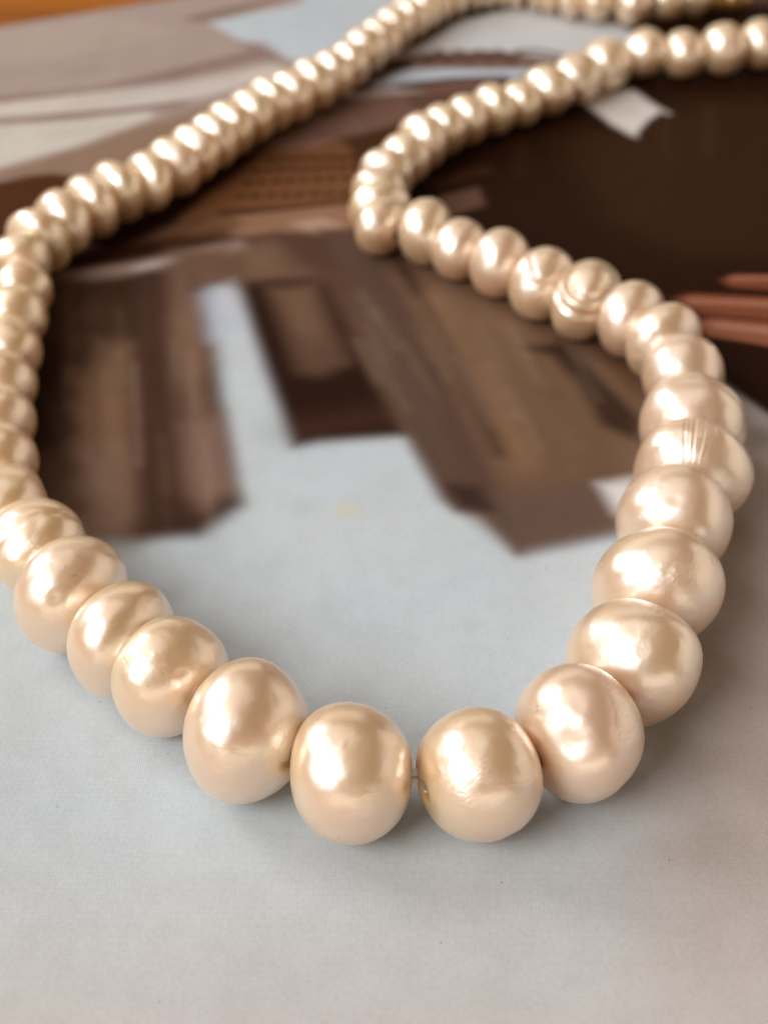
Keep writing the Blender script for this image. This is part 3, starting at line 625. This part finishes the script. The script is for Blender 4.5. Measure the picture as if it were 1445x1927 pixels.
def build_page():
    # page axes: u along the far edge, v towards the viewer
    U0, U1, V1 = -70.0, 150.0, 235.0
    def lines(a, fa, fb, b, fine):
        return np.unique(np.round(np.concatenate([np.arange(a, fa, 6.0), np.arange(fa, fb, fine),
                                                  np.arange(fb, b, 6.0), [b]]), 4))
    us = lines(U0, -14.0, 122.0, U1, 0.42)
    vv = lines(0.0, 0.01, 120.0, V1, 0.42)
    ca, sa = math.cos(PAGE_ANGLE), math.sin(PAGE_ANGLE)
    gu, gv = np.meshgrid(us, vv)
    X = PAGE_ORIGIN[0] + gu * ca + gv * sa
    Y = PAGE_ORIGIN[1] + gu * sa - gv * ca
    P = np.stack([X.ravel(), Y.ravel()], 1)
    C = np.tile(srgb(WHITE), (len(P), 1))
    for kind, rgb, soft, width, op, pts in PRINT_AND_SHADE:
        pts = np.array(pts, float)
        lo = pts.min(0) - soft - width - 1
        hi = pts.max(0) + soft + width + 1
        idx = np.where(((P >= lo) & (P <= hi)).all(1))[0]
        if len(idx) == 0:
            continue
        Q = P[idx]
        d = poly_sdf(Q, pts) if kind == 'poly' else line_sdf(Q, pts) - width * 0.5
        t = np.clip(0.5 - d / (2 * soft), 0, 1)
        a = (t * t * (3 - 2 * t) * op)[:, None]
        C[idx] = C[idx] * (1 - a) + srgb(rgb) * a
    C = np.clip(C / LIGHT, 0.003, 0.82)
    nu, nv = len(us), len(vv)
    nV = len(P)
    Z = np.zeros(nV)
    co = np.empty((nV, 3))
    co[:, 0] = P[:, 0] * MM
    co[:, 1] = P[:, 1] * MM
    co[:, 2] = Z
    # border ring pulled down to give the page its thickness
    border = ([i for i in range(nu)] + [j * nu + nu - 1 for j in range(1, nv)] +
              [(nv - 1) * nu + i for i in range(nu - 2, -1, -1)] + [j * nu for j in range(nv - 2, 0, -1)])
    low = co[border].copy()
    low[:, 2] = -0.0007
    allco = np.concatenate([co, low])
    ii, jj = np.meshgrid(np.arange(nu - 1), np.arange(nv - 1))
    a = (jj * nu + ii).ravel()
    quads = np.stack([a, a + nu, a + nu + 1, a + 1], 1)
    nb = len(border)
    k = np.arange(nb)
    bq = np.stack([np.array(border), np.array(border)[(k + 1) % nb], nV + (k + 1) % nb, nV + k], 1)
    faces = np.concatenate([quads, bq])
    me = bpy.data.meshes.new('printed_page')
    me.vertices.add(len(allco))
    me.vertices.foreach_set('co', allco.ravel())
    me.loops.add(faces.size)
    me.loops.foreach_set('vertex_index', faces.ravel())
    me.polygons.add(len(faces))
    me.polygons.foreach_set('loop_start', np.arange(len(faces)) * 4)
    me.polygons.foreach_set('loop_total', np.full(len(faces), 4))
    me.update()
    me.validate()
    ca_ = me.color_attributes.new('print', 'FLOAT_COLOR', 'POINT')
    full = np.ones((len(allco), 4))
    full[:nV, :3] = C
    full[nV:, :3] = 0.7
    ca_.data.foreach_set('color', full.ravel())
    me.materials.append(M_PAGE)
    o = bpy.data.objects.new('printed_page', me)
    col.objects.link(o)
    o['label'] = 'large printed page with a blurred brown and white picture lying flat under the pearls'
    o['category'] = 'page'
build_page()

# ------------------------------------------------------------------ the necklace
# x, y, greatest diameter, length along the cord (mm), tint 0 white .. 1 golden, shape note
PEARLS = [
    (54.06, 172.96, 5.85, 4.67, 0.40, ''),
    (49.47, 172.34, 5.84, 4.75, 0.40, ''),
    (44.82, 171.27, 5.81, 5.00, 0.40, ''),
    (39.98, 169.61, 5.90, 5.02, 0.40, ''),
    (35.19, 169.00, 5.76, 4.74, 0.35, ''),
    (30.62, 169.00, 5.76, 5.35, 0.40, ''),
    (25.71, 165.52, 6.01, 5.67, 0.45, 'banded'),
    (21.92, 161.95, 5.66, 5.14, 0.45, ''),
    (18.36, 158.49, 5.57, 4.70, 0.45, ''),
    (15.06, 155.66, 5.62, 4.07, 0.45, ''),
    (11.99, 153.56, 5.57, 3.86, 0.45, ''),
    (8.91, 151.11, 5.63, 3.84, 0.45, ''),
    (6.35, 148.47, 5.68, 3.78, 0.45, ''),
    (4.07, 145.42, 5.71, 3.93, 0.40, ''),
    (2.07, 141.98, 5.62, 3.96, 0.35, ''),
    (0.30, 138.55, 5.75, 3.94, 0.30, ''),
    (-0.56, 134.70, 5.86, 3.92, 0.25, ''),
    (-0.44, 130.89, 5.97, 3.62, 0.20, ''),
    (-0.23, 127.54, 5.94, 3.96, 0.15, ''),
    (3.93, 125.88, 6.09, 4.44, 0.15, ''),
    (7.12, 122.96, 5.99, 4.57, 0.14, ''),
    (10.78, 119.97, 6.09, 5.04, 0.12, ''),
    (14.43, 116.19, 6.72, 4.95, 0.12, 'cracked'),
    (17.79, 113.13, 7.16, 4.68, 0.12, 'ringed'),
    (21.59, 110.33, 6.86, 4.68, 0.10, ''),
    (23.89, 106.42, 7.07, 4.78, 0.10, ''),
    (24.81, 101.57, 7.21, 6.34, 0.10, ''),
    (24.12, 93.99, 8.10, 7.06, 0.12, ''),
    (23.03, 87.71, 8.48, 6.51, 0.15, 'grooved'),
    (20.74, 81.61, 8.88, 6.87, 0.12, ''),
    (18.66, 74.83, 8.47, 7.30, 0.12, ''),
    (16.34, 67.85, 8.44, 7.45, 0.12, ''),
    (12.15, 61.74, 8.62, 7.37, 0.12, 'heart'),
    (5.69, 58.59, 8.46, 7.37, 0.22, ''),
    (-1.94, 58.63, 8.46, 7.30, 0.35, ''),
    (-8.32, 61.83, 8.43, 7.32, 0.30, ''),
    (-13.67, 66.89, 7.77, 6.14, 0.35, ''),
    (-17.27, 70.04, 8.17, 5.46, 0.35, ''),
    (-21.32, 74.50, 7.88, 6.20, 0.30, ''),
    (-24.84, 79.67, 7.21, 6.43, 0.50, ''),
    (-28.12, 85.25, 6.33, 6.24, 0.70, ''),
    (-29.75, 90.90, 5.93, 5.61, 0.75, ''),
    (-30.93, 96.00, 5.96, 5.33, 0.70, ''),
    (-31.54, 101.30, 5.99, 5.28, 0.75, ''),
    (-32.09, 106.39, 5.81, 5.09, 0.75, ''),
    (-32.40, 111.33, 5.80, 4.98, 0.75, ''),
    (-32.75, 116.23, 5.77, 4.89, 0.75, ''),
    (-33.54, 120.93, 5.63, 4.08, 0.75, ''),
    (-32.55, 124.09, 6.52, 3.66, 0.70, ''),
    (-31.04, 127.74, 6.53, 4.01, 0.65, ''),
    (-28.78, 131.01, 6.52, 3.98, 0.65, ''),
    (-26.39, 134.09, 6.39, 3.79, 0.65, ''),
    (-23.79, 136.60, 6.22, 3.67, 0.65, ''),
    (-21.59, 139.52, 6.07, 3.61, 0.65, ''),
    (-19.82, 142.53, 6.03, 3.52, 0.65, ''),
    (-18.04, 145.51, 5.99, 3.54, 0.65, ''),
    (-16.50, 148.70, 5.95, 3.58, 0.65, ''),
    (-14.66, 151.74, 5.90, 3.52, 0.65, ''),
    (-12.63, 154.48, 5.71, 3.38, 0.65, ''),
    (-10.40, 156.88, 5.64, 3.57, 0.65, ''),
    (-8.08, 159.89, 5.58, 3.74, 0.65, ''),
    (-6.00, 162.84, 5.51, 3.71, 0.65, ''),
    (-4.05, 166.02, 5.45, 3.91, 0.65, ''),
    (-2.23, 169.59, 5.39, 4.00, 0.60, ''),
    (-0.54, 173.13, 5.32, 4.03, 0.60, ''),
    (1.26, 176.77, 5.26, 3.99, 0.60, ''),
    (2.99, 180.20, 5.18, 3.63, 0.60, ''),
    (4.75, 183.03, 5.24, 3.24, 0.60, ''),
    (6.68, 185.44, 5.14, 2.98, 0.60, ''),
    (8.76, 187.35, 5.18, 2.75, 0.60, ''),
    (10.86, 188.93, 5.21, 2.63, 0.60, ''),
    (13.11, 190.20, 5.08, 2.44, 0.50, ''),
    (15.32, 190.56, 5.09, 2.24, 0.50, ''),
    (17.49, 190.20, 5.08, 2.27, 0.50, ''),
    (19.61, 189.31, 5.06, 2.35, 0.50, ''),
    (21.70, 188.25, 5.04, 2.49, 0.50, ''),
    (23.86, 186.83, 5.17, 2.99, 0.40, ''),
    (26.96, 185.59, 5.30, 3.92, 0.35, ''),
    (31.25, 184.54, 5.43, 4.55, 0.35, ''),
    (35.62, 185.96, 5.15, 4.31, 0.40, ''),
    (39.35, 187.25, 4.71, 3.99, 0.40, ''),
]
CLASP = [43.70, 188.47, 6.39, 3.54, 1.82, 0.000]

neck = bpy.data.objects.new('pearl_necklace', None)
neck.empty_display_size = 0.01
col.objects.link(neck)
neck.location = (0, 0.0586, 0)
neck['label'] = 'looped strand of graduated cream freshwater pearls lying on the printed page'
neck['category'] = 'necklace'
OFF = np.array([0, 0.0586, 0])

def tint_colour(t, rng):
    white = np.array([0.79, 0.54, 0.29])
    pink = np.array([0.80, 0.53, 0.35])
    gold = np.array([0.80, 0.49, 0.18])
    c = white * (1 - t) + gold * t
    k = rng.random() * 0.5 + (0.45 if t < 0.2 else 0.0)
    c = c * (1 - k) + (pink * (1 - t * 0.5) + gold * t * 0.5) * k
    return np.clip(c * (0.97 + 0.05 * rng.random()), 0, 0.9)

def pearl_mesh(D, Ln, seed, note, big):
    rng = np.random.default_rng(seed)
    nlat, nlon = (72, 112) if big else (36, 52)
    if note in ('ringed', 'cracked', 'banded'):
        nlat, nlon = 150, 220
    if note == 'grooved':
        nlon = 420
    hole = min(0.58, 0.075 * D)
    R = D / 2
    full = rng.uniform(0.68, 0.92)                     # <1: fuller shoulders
    phi = np.linspace(0, math.pi, nlat)
    x = -np.cos(phi) * Ln / 2
    r = np.sin(phi) ** full * R
    r = np.maximum(r, hole)
    # mouth of the hole and the bore
    keep = (r > hole * 1.02)
    x, r = x[keep], r[keep]
    x = np.concatenate([[x[0] + 0.9, x[0] + 0.10], x, [x[-1] - 0.10, x[-1] - 0.9]])
    r = np.concatenate([[hole * 0.9, hole * 0.96], r, [hole * 0.96, hole * 0.9]])
    n = len(x)
    th = np.linspace(0, 2 * math.pi, nlon, endpoint=False)
    X = np.repeat(x[:, None], nlon, 1)
    Y = r[:, None] * np.cos(th)[None]
    Z = r[:, None] * np.sin(th)[None]
    V = np.stack([X, Y, Z], -1)
    N = V / np.array([Ln / 2, R, R])
    # lumpy growth: a few smooth waves
    g = np.zeros(V.shape[:2])
    for q in range(7):
        w = rng.normal(size=3) * (1.1 if q < 4 else 2.3)
        g += (0.028 if q < 4 else 0.013) * np.sin(N @ w + rng.uniform(0, 6.28))
    az = np.arctan2(V[..., 2], V[..., 1])              # azimuth round the cord
    def ridge(centre, width):
        da = (az - centre + math.pi) % (2 * math.pi) - math.pi
        return np.exp(-(da / width) ** 2)
    # one flattened or dented side
    for q in range(2):
        dvec = rng.normal(size=3); dvec /= np.linalg.norm(dvec)
        g -= 0.03 * np.exp(-((N - dvec) ** 2).sum(-1) / 0.22) * rng.random()
    # pits and bumps
    for q in range(rng.integers(4, 11)):
        dvec = rng.normal(size=3); dvec /= np.linalg.norm(dvec)
        w = rng.uniform(0.05, 0.13)
        g += rng.choice([-1, -1, 1]) * rng.uniform(0.008, 0.026) * np.exp(-((N - dvec) ** 2).sum(-1) / w ** 2)
    if rng.random() < 0.35 and not note and D < 8.2:                # growth ring
        c = rng.uniform(-0.5, 0.5)
        g -= rng.uniform(0.012, 0.03) * np.exp(-((N[..., 0] - c) / rng.uniform(0.06, 0.12)) ** 2)
    if note == 'grooved':
        end = np.clip(1 - np.abs(N[..., 0]) ** 4, 0, 1)
        for k, (c, a, w) in enumerate(((1.36, 0.016, .022), (1.43, 0.013, .02), (1.52, 0.018, .03), (1.60, 0.01, .02),
                                       (1.67, 0.014, .03), (1.78, 0.012, .035), (1.9, 0.009, .04))):
            g -= 0.8 * a * ridge(c, w) * end
    if note == 'ringed':                               # a cap grown over the body
        up = np.array([0.12, -0.10, 0.98]); up /= np.linalg.norm(up)
        s = N @ up + 0.05 * N[..., 0]
        g -= 0.15 * np.exp(-((s - 0.72) / 0.075) ** 2)
        g -= 0.10 * np.clip((s - 0.72) / 0.15, 0, 1)
        g += 0.05 * np.exp(-((s - 0.55) / 0.09) ** 2)
        g -= 0.07 * np.exp(-((s - 0.36) / 0.07) ** 2)
    if note == 'cracked':
        s = N @ np.array([0.25, 0.10, 0.95]) + 0.06 * np.sin(N[..., 0] * 5)
        g -= 0.07 * np.exp(-((s - 0.62) / 0.05) ** 2)
        g -= 0.05 * np.exp(-((s - 0.45 - 0.3 * N[..., 0]) / 0.04) ** 2) * (N[..., 0] > 0)
    if note == 'banded':
        for c in (-0.45, -0.15, 0.2):
            g -= 0.03 * np.exp(-((N[..., 0] - c) / 0.07) ** 2)
    if note == 'heart':
        dv = np.array([-0.66, -0.45, 0.60]); dv /= np.linalg.norm(dv)
        g -= 0.085 * np.exp(-((N - dv) ** 2).sum(-1) / 0.09)
    g[:2] = g[2]; g[-2:] = g[-3]
    V[..., 1:] *= (1 + g)[..., None]
    V[..., 0] *= (1 + 0.6 * g)
    # yellow stain round the drill hole
    rad = np.repeat(r[:, None], nlon, 1)
    stain = np.clip(1.0 - (rad - hole) / (0.9 * rng.uniform(0.4, 1.0)), 0, 1) ** 1.5 * rng.uniform(0.35, 0.8)
    stain[:2] = 1.0; stain[-2:] = 1.0
    faces = []
    for i in range(n - 1):
        for j in range(nlon):
            k = (j + 1) % nlon
            faces.append((i * nlon + j, i * nlon + k, (i + 1) * nlon + k, (i + 1) * nlon + j))
    return V.reshape(-1, 3), faces, stain.ravel()

def build_necklace():
    n = len(PEARLS)
    P = np.array([(p[0], p[1]) for p in PEARLS], float)
    T = np.zeros_like(P)
    T[1:-1] = P[2:] - P[:-2]
    T[0] = P[1] - P[0]
    T[-1] = P[-1] - P[-2]
    T /= np.linalg.norm(T, axis=1)[:, None]
    centres = []
    for i, (x, y, D, Ln, t, note) in enumerate(PEARLS):
        rng = np.random.default_rng(100 + i)
        big = y < 116
        V, F, stain = pearl_mesh(D, Ln, 500 + i, note, big)
        ang = math.atan2(T[i, 1], T[i, 0])
        if ang > math.pi / 2 or ang <= -math.pi / 2:   # keep local -Y on the near side for shaped pearls
            ang += math.pi
        ang += rng.uniform(-0.16, 0.16)
        roll = rng.uniform(-0.25, 0.25) if note else rng.uniform(0, 6.28)
        if note:
            roll = 0.0
        tilt = rng.uniform(-0.18, 0.18) * (0.5 if big else 1.0)
        cr, sr = math.cos(roll), math.sin(roll)
        V = V @ np.array([[1, 0, 0], [0, cr, -sr], [0, sr, cr]]).T
        ct, st = math.cos(tilt), math.sin(tilt)
        V = V @ np.array([[ct, 0, -st], [0, 1, 0], [st, 0, ct]]).T
        z = -V[:, 2].min()                              # rests on the page
        o = mesh_obj('pearl', V * MM, F, M_PEARL, neck)
        a = o.data.attributes.new('stain', 'FLOAT', 'POINT')
        a.data.foreach_set('value', stain)
        o.location = (x * MM - OFF[0], y * MM - OFF[1], z * MM)
        o.rotation_euler = (0, 0, ang)
        c = tint_colour(t, rng)
        o.color = (*c, 1)
        if note == 'grooved':
            o['label'] = 'pearl scored by fine lengthwise grooves'
        elif note == 'ringed':
            o['label'] = 'knobbly pearl with a deep ring groove round its cap'
        elif note == 'cracked':
            o['label'] = 'pearl with a thin crack across its side'
        centres.append((x, y, z))
    # the cord: three fine strands twisted together, threaded through every pearl
    C = np.array(centres)
    if CLASP:
        C = np.concatenate([C, [(CLASP[0], CLASP[1], CLASP[4])]])
    S = []
    for i in range(len(C) - 1):
        for k in range(6):
            S.append(C[i] + (C[i + 1] - C[i]) * k / 6)
    S.append(C[-1])
    S = np.array(S)
    tan = np.gradient(S, axis=0)
    tan /= np.linalg.norm(tan, axis=1)[:, None]
    side = np.cross(tan, [0, 0, 1.0]); side /= np.linalg.norm(side, axis=1)[:, None]
    upv = np.cross(side, tan)
    verts, faces = [], []
    seg = 7
    for s in range(3):
        base = len(verts)
        for i in range(len(S)):
            ph = s * 2.094 + i * 0.55
            c = S[i] + (side[i] * math.cos(ph) + upv[i] * math.sin(ph)) * 0.25
            for k in range(seg):
                a = 2 * math.pi * k / seg
                verts.append((c + (side[i] * math.cos(a) + upv[i] * math.sin(a)) * 0.23) * MM - OFF)
        for i in range(len(S) - 1):
            for k in range(seg):
                k2 = (k + 1) % seg
                faces.append((base + i * seg + k, base + i * seg + k2, base + (i + 1) * seg + k2, base + (i + 1) * seg + k))
    mesh_obj('cord', verts, faces, M_CORD, neck)
    # barrel clasp at the end of the strand
    if CLASP:
        cx, cy, ln, dia, cz, ang = CLASP
        prof = [(-.5, .10), (-.5, .22), (-.46, .34), (-.40, .42), (-.30, .47), (-.10, .50), (-.04, .50), (-.03, .45), (.03, .45),
                (.04, .50), (.10, .50), (.30, .47), (.40, .42), (.46, .34), (.5, .22), (.5, .10)]
        vs_, fs_ = [], []
        m = 28
        for px, pr in prof:
            for k in range(m):
                a = 2 * math.pi * k / m
                rr = pr * (1 + (0.03 if abs(px) > .08 and abs(px) < .35 and k % 2 else 0))
                vs_.append((px * ln * MM, rr * dia * math.cos(a) * MM, rr * dia * math.sin(a) * MM))
        for i in range(len(prof) - 1):
            for k in range(m):
                k2 = (k + 1) % m
                fs_.append((i * m + k, i * m + k2, (i + 1) * m + k2, (i + 1) * m + k))
        o = mesh_obj('clasp', vs_, fs_, M_BRASS, neck)
        o.location = (cx * MM - OFF[0], cy * MM - OFF[1], dia * 0.515 * MM)
        o.rotation_euler = (0, 0, ang)
        o['label'] = 'small brownish metal barrel clasp'
build_necklace()
